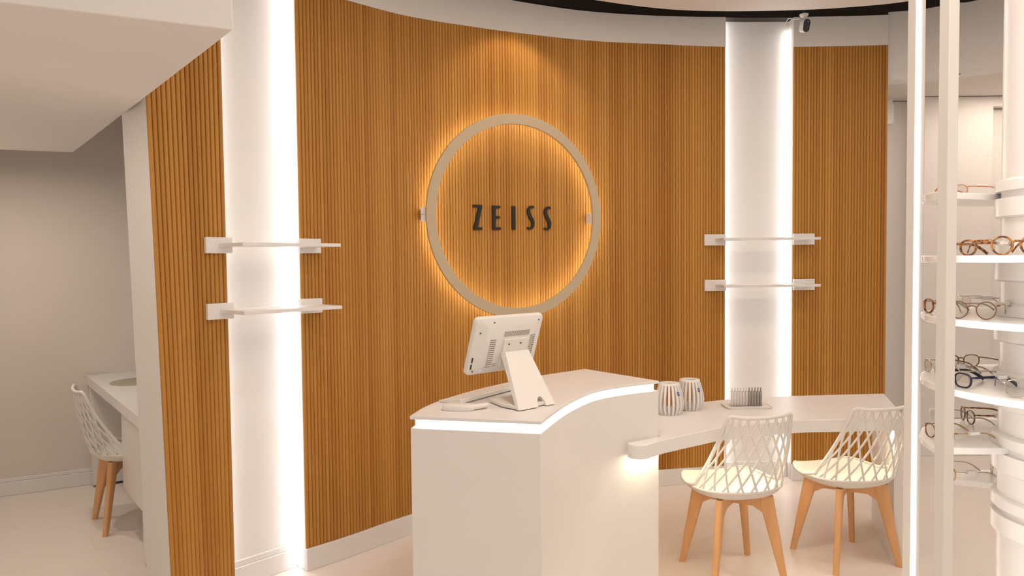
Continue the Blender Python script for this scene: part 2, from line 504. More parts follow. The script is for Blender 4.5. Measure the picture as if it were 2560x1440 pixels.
# alarm sensor on the corridor wall, half hidden by the wood panel
p = aty(2216, 280, 5.83)
t = thing('motion_sensor', 'white rounded wall alarm sensor peeking out beside the right wood panel', 'sensor', (p.x, 5.838, p.z))
mb = MB()
prof = [(-.05, -.105), (.022, -.105), (.038, -.095), (.045, -.075), (.045, .05), (.03, .075), (.044, .105), (-.05, .105)]
vs = [(x, 0, z) for x, z in prof] + [(x * .9, -.05, z * .96) for x, z in prof]
n = len(prof)
mb.add(vs, [list(range(n)), list(range(n, 2 * n))[::-1]] + [(i, n + i, n + (i + 1) % n, (i + 1) % n) for i in range(n)])
mb.build('housing', PLASTIC, t, bevel=.006)
mb = MB(); mb.box(-.03, .025, -.053, -.049, -.06, -.01); mb.build('detector_window', LAMIN, t, bevel=.002)

# ------------------------------------------------------------------ ring sign + letters
sR = s_at(1294, z=1.83, d=.1)
def chord_frame(sa, sb):
    a, b = W(sa), W(sb); t = b - a
    return (a + b) / 2, math.atan2(t.y, t.x)
ang = math.atan2(T(sR).y, T(sR).x)
ro = W(sR)
RZ = 1.55 + (649 - 542) / F * (ro.y - .1)
ring = thing('ring_sign', 'large champagne coloured ring backlit with warm glow on the slat wall', 'wall ring', (ro.x, ro.y, RZ), ang)
RO, RI, RD = .612, .552, -.125
N = 128
mb = MB()
def circ(r, y, a): return (r * math.cos(a), y, r * math.sin(a))
rings = []
for i in range(N + 1):
    a = 2 * PI * i / N
    rings.append([circ(RO, RD, a), circ(RO, RD + .018, a), circ(RI, RD + .018, a), circ(RI, RD, a)])
mb.loft(rings, True, False)
mb.build('ring_band', GOLD, ring, weld=True, bevel=.002)
mb = MB(); rings = []
for i in range(N + 1):
    a = 2 * PI * i / N
    rings.append([circ(.592, RD + .0185, a), circ(.592, RD + .026, a), circ(.576, RD + .026, a), circ(.576, RD + .0185, a)])
mb.loft(rings, True, False)
o = mb.build('backlight', LEDWARM, ring, weld=True); o['label'] = 'warm light strip behind the ring'
for xa, xb in ((-.636, -.596), (.543, .575)):
    mb = MB()
    mb.box(xa, xb, RD + .0192, RD + .024, -.040, -.002)
    mb.box(xa, xb, RD + .0192, RD + .024, .002, .040)
    mb.box((xa + xb) / 2 - .006, (xa + xb) / 2 + .006, RD + .0241, -.03, -.03, .03)
    mb.build('mounting_bracket', WHITE, ring)

def place_letter(px, ztop_px, zbot_px, polys, label):
    z = 1.82
    s = s_at(px, z=z, d=.02)
    p = W(s); a = math.atan2(T(s).y, T(s).x)
    dist = p.y
    zt = atz0(px, ztop_px, dist - .02); zb = atz0(px, zbot_px, dist - .02)
    hgt = zt - zb
    mb = MB()
    for poly in polys:
        vs = [(x * hgt, -.022, y * hgt) for x, y in poly] + [(x * hgt, -.0109, y * hgt) for x, y in poly]
        n = len(poly)
        mb.add(vs, [list(range(n)), list(range(n, 2 * n))[::-1]] + [(i, n + i, n + (i + 1) % n, (i + 1) % n) for i in range(n)])
    o = mb.build('wall_letter', BLACK)
    o.location = (p.x, p.y, zb); o.rotation_euler = (0, 0, a)
    tag(o, label, 'letter', 'letters inside the ring')
def atz0(x, y, Y): return aty(x, y, Y).z
w = .205
Zp = [(-w, 1), (w, 1), (w, .9), (-.02, .10), (w, .10), (w, 0), (-w + .01, 0), (-w + .01, .09), (.035, .90), (-w, .90)]
Ep = [(-.19, 0), (-.19, 1), (.19, 1), (.19, .895), (-.045, .895), (-.045, .57), (.165, .57), (.165, .465), (-.045, .465), (-.045, .105), (.2, .105), (.2, 0)]
Ip = [(-.08, 0), (-.08, 1), (.08, 1), (.08, 0)]
cl = [(.15, .925), (.08, .955), (0, .94), (-.075, .87), (-.10, .77), (-.075, .66), (-.01, .53), (.06, .41), (.105, .29), (.10, .17), (.05, .075), (-.03, .042), (-.16, .068)]
cl = [p for p in catmull([Vector((a, b, 0)) for a, b in cl], 5)]
L, R = [], []
for i, p in enumerate(cl):
    t_ = cl[min(i + 1, len(cl) - 1)] - cl[max(i - 1, 0)]; t_.normalize()
    k = i / (len(cl) - 1)
    hw = .045 + .032 * math.sin(PI * min(max((k - .12) / .76, 0), 1))
    n_ = Vector((-t_.y, t_.x, 0)) * hw
    L.append(((p + n_).x, (p + n_).y)); R.append(((p - n_).x, (p - n_).y))
Sq = [[L[i], L[i + 1], R[i + 1], R[i]] for i in range(len(L) - 1)]
Sp = [L + R[::-1]]
place_letter(1194.8, 512, 574.5, [Zp], 'black metal letter Z, leftmost letter inside the ring')
place_letter(1241, 514, 574.5, [Ep], 'black metal letter E inside the ring')
place_letter(1284.5, 515, 574, [Ip], 'black metal letter I, middle letter inside the ring')
place_letter(1327, 514, 574, Sp, 'black metal letter S just right of the I inside the ring')
place_letter(1369, 516, 575.5, Sp, 'black metal letter S, rightmost letter inside the ring')

# ------------------------------------------------------------------ wall shelves
def wall_shelf(pxl, pxr, pyl, pyr, bw, bh, label, depth=.25):
    Yl = W(s_at(pxl)).y; Yr = W(s_at(pxr)).y
    z = (aty(pxl, pyl, Yl).z + aty(pxr, pyr, Yr).z) / 2
    sl, sr = s_at(pxl, z=z, d=.02), s_at(pxr, z=z, d=.02)
    c, a = chord_frame(sl, sr); half = (W(sr) - W(sl)).length / 2
    t = thing('wall_shelf', label, 'shelf', (c.x, c.y, z), a, 'white shelves across the light niches')
    for sx in (-1, 1):
        mb = MB(); mb.box(sx * half - bw / 2, sx * half + bw / 2, -.034, -.0112, -bh / 2, bh / 2)
        mb.build('bracket_plate', LAMIN, t, bevel=.002)
    mb = MB(); mb.box(-half - .002, half + .03, -depth, -.0345, -.008, .008)
    mb.build('shelf_board', LAMIN, t, bevel=.0015)
wall_shelf(545.5, 772.5, 613.5, 615, .122, .072, 'upper white shelf across the left light niche')
wall_shelf(549.5, 776, 777.5, 763.5, .122, .072, 'lower white shelf across the left light niche')
wall_shelf(1787, 2008, 601.5, 596.5, .145, .076, 'upper white shelf across the right light niche', .22)
wall_shelf(1788, 2008.5, 714, 710, .145, .076, 'lower white shelf across the right light niche', .22)

# ------------------------------------------------------------------ reception counter
CT = 1.0
q = lambda x, y: tuple(atz(x, y, CT).xy)
right = [q(1353, 1053), q(1388, 1026.5), q(1430, 1000), q(1490, 975), q(1565, 961.5), q(1648, 952)]
back = [q(1462, 922), q(1350, 939), q(1277, 954), q(1190, 974), q(1115, 996), q(1062, 1017), q(1024, 1040)]
rs = [p.xy for p in catmull([Vector((*p, 0)) for p in right], 8)]
bs = [p.xy for p in catmull([Vector((*p, 0)) for p in back], 8)]
outline = [tuple(p) for p in rs] + [tuple(p) for p in bs]
cxm = sum(p[0] for p in outline) / len(outline); cym = sum(p[1] for p in outline) / len(outline)
def inset(poly, d):
    n = len(poly); out = []
    area = sum(poly[i][0] * poly[(i + 1) % n][1] - poly[(i + 1) % n][0] * poly[i][1] for i in range(n))
    sg = 1 if area > 0 else -1
    for i in range(n):
        a, b, c = Vector(poly[i - 1]), Vector(poly[i]), Vector(poly[(i + 1) % n])
        u = (b - a).normalized(); v = (c - b).normalized()
        n1 = Vector((-u.y, u.x)) * sg; n2 = Vector((-v.y, v.x)) * sg
        h = (n1 + n2); h.normalize()
        k = max(h.dot(n1), .35)
        out.append(tuple(b + h * (d / k)))
    return out
cnt = thing('reception_counter', 'white curved reception counter with glowing light band under its top', 'counter', (cxm, cym, 0))
loc = lambda poly: [(x - cxm, y - cym) for x, y in poly]
mb = MB(); mb.prism(loc(inset(outline, .002)), 0, CT - .044)
mb.build('body', LACQ, cnt, bevel=.002)
mb = MB(); mb.prism(loc(inset(outline, .016)), CT - .0439, CT - .0125)
o = mb.build('light_band', LEDC, cnt); o['label'] = 'glowing white light band under the top'
mb = MB(); mb.prism(loc(outline), CT - .0124, CT)
mb.build('top_slab', LAMIN, cnt, bevel=.0015)

# ------------------------------------------------------------------ consultation table
TT = .75
q = lambda x, y: tuple(atz(x, y, TT).xy)
fr = [(.665, 3.235), (.86, 3.375), (1.0, 3.46), (1.351, 3.583), (1.614, 3.605), (1.935, 3.625)]
fr = [tuple(p.xy) for p in catmull([Vector((*p, 0)) for p in fr], 8)]
end = [(.494, 3.189), (.502, 3.158), (.52, 3.142), (.545, 3.136), (.57, 3.145)]
bk = [(2.16, 4.28), (1.603, 4.235), (1.19, 4.14), (1.053, 4.085), (.86, 3.98), (.65, 3.85), (.40, 3.76), (.371, 3.713), (.664, 3.310), (.663, 3.300), (.580, 3.2435)]
tx, ty = 1.3, 3.85
tab = thing('consultation_table', 'long white table with curved front attached to the right side of the counter', 'table', (tx, ty, 0))
loc = lambda poly: [(x - tx, y - ty) for x, y in poly]
mb = MB(); mb.prism(loc(end + fr + bk), TT - .062, TT)
mb.build('tabletop', LAMIN, tab, bevel=.003)
# end panel
e0 = Vector((2.085, 4.265, 0)); e1 = Vector((1.90, 3.66, 0)); ed = (e1 - e0).normalized(); en = Vector((-ed.y, ed.x, 0))
pan = [e0, e1, e1 + en * .045, e0 + en * .045]
mb = MB(); mb.prism(loc([tuple(p.xy) for p in pan]), 0, TT - .0625)
mb.build('end_panel', LACQ, tab, bevel=.002)
# drawer box under the top
d0 = aty(1720, 1110, 3.62); d1 = aty(1935, 1090, 3.86)
dd = (d1 - d0); dd.z = 0; dl = dd.length; dd.normalize(); dn = Vector((-dd.y, dd.x, 0))
dr = [d0, d0 + dd * dl, d0 + dd * dl + dn * .28, d0 + dn * .28]
mb = MB(); mb.prism(loc([tuple(p.xy) for p in dr]), TT - .098, TT - .066)
mb.build('drawer', LAMIN, tab, bevel=.002)
# under-top warm light strip
us = catmull([Vector((.535, 3.17, 0)), Vector((.62, 3.26, 0)), Vector((.80, 3.42, 0)), Vector((1.0, 3.54, 0)), Vector((1.35, 3.68, 0)), Vector((1.62, 3.70, 0)), Vector((1.90, 3.72, 0))], 8)
mb = MB()
rings = []
for i, p in enumerate(us):
    t_ = us[min(i + 1, len(us) - 1)] - us[max(i - 1, 0)]; t_.normalize(); n_ = Vector((-t_.y, t_.x, 0)) * .007
    a, b = p - n_, p + n_
    rings.append([(a.x - tx, a.y - ty, TT - .0655), (b.x - tx, b.y - ty, TT - .0655), (b.x - tx, b.y - ty, TT - .0622), (a.x - tx, a.y - ty, TT - .0622)])
mb.loft(rings)
o = mb.build('light_strip', LEDUNDER, tab); o['label'] = 'warm light strip under the tabletop'

# ------------------------------------------------------------------ lattice chairs
def make_chair(name, label, loc_, rz):
    t = thing(name, label, 'chair', loc_, rz, 'white lattice-back chairs with wooden legs')
    SEATB = .399
    # seat: shallow bowl, rear edge rises to the lattice
    def rimpt(a):          # plan of the rim, a = 0 right, pi/2 front
        c, s = math.cos(a), math.sin(a)
        e = 0.78
        x = .222 * math.copysign(abs(c) ** e, c)
        y = (.245 if s > 0 else .205) * math.copysign(abs(s) ** e, s)
        return x, y
    def rimz(a):
        s = math.sin(a); c = abs(math.cos(a))
        z = .458 - .004 * s - .011 * math.exp(-((s - .12) / .28) ** 2)
        if s > 0:      # front drops, corners lift
            z -= .014 * max(0, (s - .80) / .2) ** 1.5
            z += .004 * math.exp(-((s - .72) / .20) ** 2)
        return z
    def seatfn(u, v, off=0):
        a = 2 * PI * u; x, y = rimpt(a); zr = rimz(a)
        r = v
        k = r ** 6
        z = SEATB + .012 + (zr - SEATB - .012) * k + off * (1 if v < .99 else 0)
        return (x * r * (1 - .0 * (1 - r)), y * r, z)
    NU, NV = 56, 14
    mb = MB()
    top = [[Vector(seatfn(i / NU, j / NV)) for i in range(NU)] for j in range(1, NV + 1)]
    bot = [[Vector((p.x * (1.0 if j < NV else 1.012), p.y * (1.0 if j < NV else 1.012), p.z - (.012 if j < NV else .004))) for p in top[j - 1]] for j in range(1, NV + 1)]
    mb.loft(top + bot[::-1], True, True)
    mb.build('seat', PLASTIC, t, smooth=60)
    # backrest surface
    def S(u, v):
        a = .222 - .064 * v
        ph = u * PI / 2 * (1 - .06 * v)
        d = .03 + .135 * (1 - v) ** 1.25
        yc = -.207 - .075 * v - .012 * math.sin(PI * v)
        z = .455 + .375 * v + .018 * v * (u * u - .45)
        return Vector((a * math.sin(ph) / math.sin(PI / 2 * (1 - .06 * v)), yc + d * (1 - math.cos(ph)) * (1 if d > 0 else 1), z))
    def umax(v):
        if v < .86: return 1.0
        k = (v - .86) / .14
        return .74 + .26 * math.sqrt(max(0, 1 - k * k))
    mb = MB()
    rim = []
    for i in range(25): rim.append(S(-umax(i / 24 * .995), i / 24 * .995))
    for i in range(1, 24): rim.append(S(-.74 + 1.48 * i / 24, 1.0))
    for i in range(24, -1, -1): rim.append(S(umax(i / 24 * .995), i / 24 * .995))
    # forward sweep of the rim into the front corners of the seat
    fr_ = []
    for dg in (4, 14, 24, 34, 44, 54):
        a_ = math.radians(dg); x_, y_ = rimpt(a_); fr_.append(Vector((x_, y_, rimz(a_) + .001)))
    fl = [Vector((-p.x, p.y, p.z)) for p in fr_[::-1]]
    path = [p for p in catmull(fl + rim[1:-1] + fr_, 2)]
    nn = len(path)
    rr = [.0045 + .0045 * min(1, min(i, nn - 1 - i) / 14) for i in range(nn)]
    mb.tube(path, rr, 8)
    # lower band joining the seat rim
    mb.tube([S(-1 + 2 * i / 40, .0) for i in range(41)], .0075, 8)
    # two families of crossing strands
    def strand(u0, k):
        run = []
        for i in range(41):
            v = i / 40
            u = u0 + k * v * (1 + .15 * v)
            ok = abs(u) <= umax(v) + .005
            if ok: run.append(S(max(-1, min(1, u)), v))
            elif run:
                if len(run) > 2: mb.tube(run, .0052, 8)
                run = []
        if len(run) > 2: mb.tube(run, .0052, 8)
    for i in range(-9, 10):
        u0 = i * .20
        strand(u0 - .05, .50); strand(u0 + .05, -.50)
    mb.build('backrest', PLASTIC, t, smooth=60)
    # wooden cross frame and legs
    fx, fy = .183, .172
    for sx in (-1, 1):
        pass
    fb = MB()
    dtop = Vector((.113, .108, 0))
    for k in (1, -1):
        d = Vector((dtop.x, dtop.y * k, 0)); dn_ = d.normalized(); p = Vector((-dn_.y, dn_.x, 0)) * .0125
        prof = [(-1, .405), (-.6, .3985), (.6, .3985), (1, .405), (1, .318), (.66, .348), (-.66, .348), (-1, .318)]
        vs = []
        for side in (1, -1):
            vs += [d * a + p * side + Vector((0, 0, z)) for a, z in prof]
        n = len(prof)
        fb.add(vs, [list(range(n)), list(range(n, 2 * n))[::-1]] + [(i, n + i, n + (i + 1) % n, (i + 1) % n) for i in range(n)])
    fb.build('cross_frame', BEECH, t, bevel=.003)
    for sx, sy in ((1, 1), (-1, 1), (-1, -1), (1, -1)):
        foot = Vector((fx * sx, fy * sy, 0)); topc = Vector((dtop.x * sx * 1.02, dtop.y * sy * 1.02, .408))
        dn_ = Vector((dtop.x * sx, dtop.y * sy, 0)).normalized(); p = Vector((-dn_.y, dn_.x, 0))
        rings = []
        for k_ in range(9):
            kk = k_ / 8
            c = topc.lerp(foot, kk)
            hw = .036 + (.0140 - .036) * min(1, kk * 1.0)
            hp = .0175 + (.0135 - .0175) * kk
            rings.append([c + dn_ * (hw * math.copysign(abs(math.cos(q_)) ** .5, math.cos(q_))) + p * (hp * math.copysign(abs(math.sin(q_)) ** .5, math.sin(q_)))
                          for q_ in [2 * PI * (j + .5) / 16 for j in range(16)]])
        lm = MB(); lm.loft(rings)
        lg = lm.build('leg', BEECH, t, smooth=50)
        gm = MB(); gm.lathe([(.011, .0), (.011, .0035)], 12, Matrix.Translation((foot.x, foot.y, 0)))
    return t

ch = make_chair('lattice_chair', 'white lattice-back wooden-legged chair at the table end beside the lit post', (1.70, 3.757, 0), math.radians(14))
c2 = copy_tree(ch); c2.location = (1.072, 3.60, 0); c2.rotation_euler = (0, 0, math.radians(12))
c2['label'] = 'white lattice-back chair with wooden legs at the table next to the reception counter'
c3 = copy_tree(ch); c3.location = (-2.30, 4.40, 0); c3.rotation_euler = (0, 0, math.radians(-52.5))
c3['label'] = 'white lattice-back chair with wooden legs at the desk in the left back room'

# ------------------------------------------------------------------ back room desk
D0 = atz(215, 938, .775); D1 = atz(347, 1031, .775)
dl = 1.80
dM = roomM(D0)
dk = thing('desk', 'white desk with hanging pedestal in the back room behind the wood wall end', 'desk', (D0.x, D0.y, 0), math.atan2(bx.y, bx.x))
mb = MB(); mb.box(0, .72, -dl, 0, .712, .775); mb.build('desktop', LAMIN, dk, bevel=.002)
mb = MB(); mb.box(.012, .70, -.085, -.02, .016, .711); mb.build('side_panel', LACQ, dk, bevel=.002)
mb = MB(); mb.box(.012, .70, -dl + .005, -dl + .07, .016, .711); mb.build('side_panel', LACQ, dk, bevel=.002)
mb = MB(); mb.box(.03, .66, -.08, -.025, 0, .0158); mb.build('base_rail', DARKM, dk)
mb = MB(); mb.box(.03, .66, -dl + .01, -dl + .065, 0, .0158); mb.build('base_rail', DARKM, dk)
mb = MB(); mb.box(.014, .50, -dl + .071, -1.20, .27, .711); mb.build('pedestal', LACQ, dk, bevel=.002)
mc = atz(345, 954, .775)
t = MB(); t.lathe([(.165, 0), (.165, .003), (.162, .004)], 48)
o = t.build('desk_mat', MATGRN); o.location = (mc.x, mc.y, .7752)
tag(o, 'round grey-green mat lying on the white desk in the back room', 'mat')

# ------------------------------------------------------------------ point of sale monitor
wv = Vector((.755, .656, 0)); wa = math.atan2(wv.y, wv.x)       # width direction
sbm = Vector((.078, 2.766, 0))
pos = thing('pos_monitor', 'white touch-screen till monitor seen from behind on the reception counter', 'monitor', (sbm.x, sbm.y, CT), wa)
# local: x along width, -y towards camera (back of the screen), z up
tilt = math.radians(19)
SM = Matrix.Translation((0.0, .165, .222)) @ Matrix.Rotation(tilt, 4, 'X')
hw_, hh = .172, .118
def rrect(hw, hh, r, n=6):
    out = []
    for cx_, cy_, a0 in ((hw - r, hh - r, 0), (-hw + r, hh - r, 90), (-hw + r, -hh + r, 180), (hw - r, -hh + r, 270)):
        for k in range(n + 1):
            a = math.radians(a0 + 90 * k / n); out.append((cx_ + r * math.cos(a), cy_ + r * math.sin(a)))
    return out
def yprism(mb, poly, y0, y1, M=None, sc=1.0):
    n = len(poly)
    vs = [(x, y0, z) for x, z in poly] + [(x * sc, y1, z * sc) for x, z in poly]
    mb.add(vs, [list(range(n)), list(range(n, 2 * n))[::-1]] + [(i, n + i, n + (i + 1) % n, (i + 1) % n) for i in range(n)], M)
mb = MB()
r1 = rrect(hw_, hh, .018)
yr = [( .012, 1.0), (.002, 1.0), (-.006, .985), (-.022, .72)]
rings = [[Vector((x * s_, y_, z * s_)) for x, z in r1] for y_, s_ in yr]
mb.loft(rings, True, True, SM)
mb.build('housing', PLASTIC, pos, smooth=30, bevel=.001)
mb = MB(); yprism(mb, rrect(hw_ - .012, hh - .012, .006), .0122, .0135, SM); mb.build('screen', BLACKP, pos)
mb = MB(); yprism(mb, rrect(.062, .062, .004), -.0222, -.031, SM @ Matrix.Translation((.03, 0, -.03)), .97)
mb.build('mount_plate', PLASTIC, pos, bevel=.001)
vents = [MB(), MB(), MB()]
vent = vents[0]
for i in range(22):
    x = -.033 + .006 * i
    vent.box(x, x + .0028, -.0227, -.0217, .040, .062, SM)
vent = vents[1]
for i in range(13):
    z = .028 - .0085 * i
    vent.box(-.098, -.068, -.0227, -.0217, z, z + .0035, SM)
vent = vents[2]
for i in range(10):
    z = .034 - .0085 * i
    w_ = .026 - max(0, i - 6) * .007
    vent.box(.132 - w_, .132, -.0227, -.0180, z, z + .0035, SM)
for v_ in vents:
    o = v_.build('vent_slots', GREYM, pos); o['label'] = 'grey ventilation slots'
for x, z in ((-.008, .012), (.052, .012), (-.012, -.078), (-.09, .10), (-.148, .06), (-.150, -.098), (.140, .098)):
    k = -.0325 if abs(x - .022) < .04 and abs(z) < .02 else (-.022 if abs(x) < .05 else -.0145)
    sc_ = MB(); sc_.lathe([(.003, 0), (.003, .002)], 10, SM @ Matrix.Translation((x, k, z)) @ Matrix.Rotation(PI / 2, 4, 'X'))
    sc_.build('screw', DARKM, pos)
pt_ = MB()
pt_.box(-.160, -.156, -.0135, -.007, -.062, -.042, SM); pt_.box(-.160, -.156, -.0135, -.007, -.090, -.070, SM)
o = pt_.build('ports', DARKM, pos); o['label'] = 'dark port openings'
lb = MB()
lb.box(-.102, -.07, -.0227, -.0218, -.084, -.0795, SM); lb.box(-.066, -.045, -.0227, -.0218, -.074, -.071, SM); lb.box(-.066, -.047, -.0227, -.0218, -.082, -.078, SM)
o = lb.build('rating_label', LABELG, pos); o['label'] = 'grey printed label'
ind = MB(); ind.box(-.117, -.113, -.0180, -.0130, -.099, -.095, SM); o = ind.build('indicator_light', INDIC, pos); o['label'] = 'tiny violet light'
# stand: slanted column, arch cut at its foot, forward base plate
st = MB()
top_c = SM @ Vector((.03, -.036, -.055)); top_l = SM @ Vector((-.035, -.036, -.05)); top_r = SM @ Vector((.092, -.036, -.05))
cols = 14
def colpt(u, v, th):
    # v 0 bottom, 1 top
    wb, wt = .092, .064
    x = (u * (wb + (wt - wb) * v)) - .022 + .052 * v
    y = -.045 + .150 * v ** 1.0 + .02 * v * v
    z = .003 + .190 * v
    return Vector((x, y + th, z))
arch = [(0.08 + .22 * math.cos(a), .17 * math.sin(a)) for a in [PI * k / 12 for k in range(13)]]
outl = [(-1, 0), (-.95, 1), (.95, 1), (1, 0)] + [(u + .2, v) for u, v in arch]
nn = len(outl)
fr0 = [colpt(u, v, 0) for u, v in outl]; bk0 = [colpt(u, v, .035 if v > .2 else .018) for u, v in outl]
st.add(fr0 + bk0, [list(range(nn)), list(range(nn, 2 * nn))[::-1]] + [(i, nn + i, nn + (i + 1) % nn, (i + 1) % nn) for i in range(nn)])
st.build('stand_column', PLASTIC, pos, bevel=.002)
ba = MB()
poly = [(-.108, -.03), (.065, -.03), (.075, .0), (.075, .16), (-.085, .16), (-.115, .05)]
ba.prism(poly, .003, .016); ba.build('stand_base', PLASTIC, pos, bevel=.003)

# ------------------------------------------------------------------ keyboard, handset on the counter
k0 = atz(1152, 1013, CT); k1 = atz(1292, 975, CT)
kd = (k1 - k0); ka = math.atan2(kd.y, kd.x); kl = .39
kb = thing('keyboard', 'slim white keyboard lying on the counter behind the till monitor stand', 'keyboard', (k0.x, k0.y, CT), ka)
mb = MB()
sec = [(0, .003), (0, .008), (.105, .022), (.11, .019), (.11, .006), (.10, .0005), (.01, .0005)]
mb.loft([[Vector((x, -y + .11, z)) for y, z in sec] for x in (0, kl)]); mb.build('key_case', PLASTIC, kb, bevel=.002)
kk = MB()
for r_ in range(5):
    for c_ in range(14):
        x = .016 + c_ * .0265; y = .016 + r_ * .0165
        z = .0075 + .0140 * (y / .105)
        kk.box(x, x + .0235, .11 - y - .0135, .11 - y, z - .001, z + .0016)
kk.build('keys', LAMIN, kb)

h0 = atz(1148, 1025, CT)
hs = thing('barcode_scanner', 'white handheld scanner with rounded head at the left edge of the counter top', 'scanner', (h0.x, h0.y, CT), math.radians(-8))
mb = MB()
head = [(-.058, -.020), (-.062, .0), (-.05, .022), (0, .03), (.045, .024), (.060, .004), (.055, -.018), (.03, -.028), (-.02, -.028)]
hp = [p.xy for p in catmull([Vector((*p, 0)) for p in head + head[:1]], 5)][:-1]
rings = [[Vector((x * s_, y * s_, z)) for x, y in hp] for z, s_ in ((.0005, .93), (.006, 1), (.016, 1.0), (.021, .93), (.0225, .8))]
mb.loft(rings); mb.build('scanner_head', PLASTIC, hs, smooth=60)
mb = MB()
mb.tube([Vector((.045, .0, .011)), Vector((.075, .02, .012)), Vector((.098, .042, .013))], [.010, .010, .008], 10, ry=[.016, .014, .012])
mb.build('handle', PLASTIC, hs, smooth=60)

# ------------------------------------------------------------------ slatted lanterns on the table
def lantern(px, py, label, first=None):
    p = atz(px, py, TT)
    if first:
        o = copy_tree(first); o.location = (p.x, p.y, TT); o['label'] = label; return o
    t = thing('slatted_lantern', label, 'lantern', (p.x, p.y, TT), 0, 'white slatted lanterns on the table')
    H = .158
    prof = [(.050, .0), (.059, .012), (.068, .038), (.070, .058), (.066, .09), (.057, .125), (.049, .150), (.047, H)]
    for k in range(20):
        a = 2 * PI * k / 20 + .1
        sm = MB()
        rings = []
        for r, z in prof:
            c = Vector((r * math.cos(a), r * math.sin(a), z)); tv = Vector((-math.sin(a), math.cos(a), 0)) * .0054; rv = Vector((math.cos(a), math.sin(a), 0)) * .005
            rings.append([c - tv - rv, c + tv - rv, c + tv + rv, c - tv + rv])
        sm.loft(rings); sm.build('slat', PLASTIC, t, smooth=50)
    mb = MB(); rings = []
    for i in range(49):
        a = 2 * PI * i / 48
        rings.append([(r * math.cos(a), r * math.sin(a), z) for r, z in ((.053, H - .008), (.053, H), (.050, H + .003), (.033, H + .003), (.031, H), (.031, H - .006))])
    mb.loft(rings, True, False); mb.build('top_ring', PLASTIC, t, weld=True, smooth=50)
    mb = MB(); mb.lathe([(.046, .001), (.046, .007)], 40); mb.build('base_disc', PLASTIC, t)
    mb = MB(); mb.lathe([(.028, .0075), (.028, .034), (.024, .036), (.024, .03)], 28); o = mb.build('candle_cup', LAMIN, t, smooth=50)
    a = -1.03
    tg = MB(); M = Matrix.Rotation(a + PI / 2, 4, 'Z') @ Matrix.Translation((0, -.0665, .113)) @ Matrix.Rotation(-.28, 4, 'X')
    tg.box(-.0075, .0075, -.001, 0, -.009, .009, M); tg = tg.build('emblem_tag', BLUE, t); tg['label'] = 'small blue emblem with a white wave'
    wvv = MB(); wvv.box(-.0075, .0075, -.0016, -.0011, -.0022, .0002, M); wvv.box(-.0065, .0035, -.0016, -.0011, .0052, .0062, M); wvv.build('emblem_wave', LAMIN, tg)
    return t
l1 = lantern(1673, 1034, 'white slatted lantern right beside the counter edge, nearer of the pair')
lantern(1724, 1023, 'white slatted lantern farther back, right one of the pair', l1)

# ------------------------------------------------------------------ sample rack
tp = atz(1866, 1017, TT)
ra = math.radians(2)
tr = thing('sample_tray', 'white flat tray holding clear and grey sample paddles on the table', 'tray', (tp.x, tp.y, TT), ra)
mb = MB(); poly = rrect(.122, .072, .022)
rings = [[Vector((x * s_, y * s_, z)) for x, y in poly] for z, s_ in ((.0003, .95), (.006, .99), (.010, 1.0), (.010, .97), (.007, .95))]
mb.loft(rings); mb.build('tray_plate', PLASTIC, tr, smooth=40)
mb = MB()
for sx in (-1,):
    mb.box(-.083, .083, -.014, .014, .0072, .0125)
mb.build('slot_rail', PALETAB, tr, bevel=.001)
RM = Matrix.Translation(tp) @ Matrix.Rotation(ra, 4, 'Z')
pad = [(-.026, 0), (.026, 0), (.028, .012), (.028, .058), (.020, .068), (.009, .072), (.0075, .088), (.0, .091), (-.0075, .088), (-.009, .072), (-.020, .068), (-.028, .058), (-.028, .012)]
def paddle(i, m_, label, group, first=None):
    P = RM @ Vector((-.078 + .0155 * i, 0, .0127))
    if first:
        o = first.copy(); COL.objects.link(o)
    else:
        mb = MB(); n = len(pad); rings = []
        for x_, s_ in ((-.0060, .86), (-.0046, .98), (0, 1), (.0046, .98), (.0060, .86)):
            rings.append([Vector((x_ * (1 if z < .07 else .55), y * s_, z * (.98 + .02 * s_))) for y, z in pad])
        mb.loft(rings); o = mb.build('sample_paddle', m_, smooth=40)
    o.location = P; o.rotation_euler = (0, 0, ra + math.radians(-18))
    tag(o, label, 'sample', group); return o
ords = ['first', 'second', 'third', 'fourth', 'fifth', 'sixth']
f = None
for i in range(6):
    f2 = paddle(i, PALETAB, f'clear sample paddle standing in the tray, {ords[i]} from the left', 'clear sample paddles', f); f = f or f2
f = None
for i in range(5):
    lab = ['leftmost grey sample paddle, next to the clear ones', 'second grey sample paddle from the clear ones', 'middle one of the five grey sample paddles',
           'second grey sample paddle from the right end', 'grey sample paddle at the right end of the row'][i]
    f2 = paddle(i + 6, GREYTAB, lab, 'grey sample paddles', f); f = f or f2

# ------------------------------------------------------------------ security camera
p = aty(2010, 38, 4.92)
sc1 = thing('security_camera', 'small white security camera with black face above the right wood panel', 'camera', (p.x, p.y, p.z))
mb = MB(); mb.lathe([(.014, -.014), (.022, -.008), (.028, 0.0), (.028, .006)], 28); mb.build('mount_base', PLASTIC, sc1, smooth=50)
mb = MB(); mb.tube([(0, 0, -.012), (0, 0, -.03), (-.002, -.004, -.042)], .006, 10); mb.build('swivel_arm', PLASTIC, sc1, smooth=50)
mb = MB(); mb.tube([(0, 0, .0062), (0, 0, .05), (0, 0, 3.2995 - p.z)], .006, 10); o = mb.build('ceiling_stem', DARKM, sc1, smooth=50); o['label'] = 'thin dark stem up to the black ceiling'
CM = Matrix.Translation((-.001, -.012, -.072)) @ Matrix.Rotation(math.radians(5), 4, 'Y') @ Matrix.Rotation(math.radians(12), 4, 'X') @ Matrix.Rotation(math.radians(14), 4, 'Z')
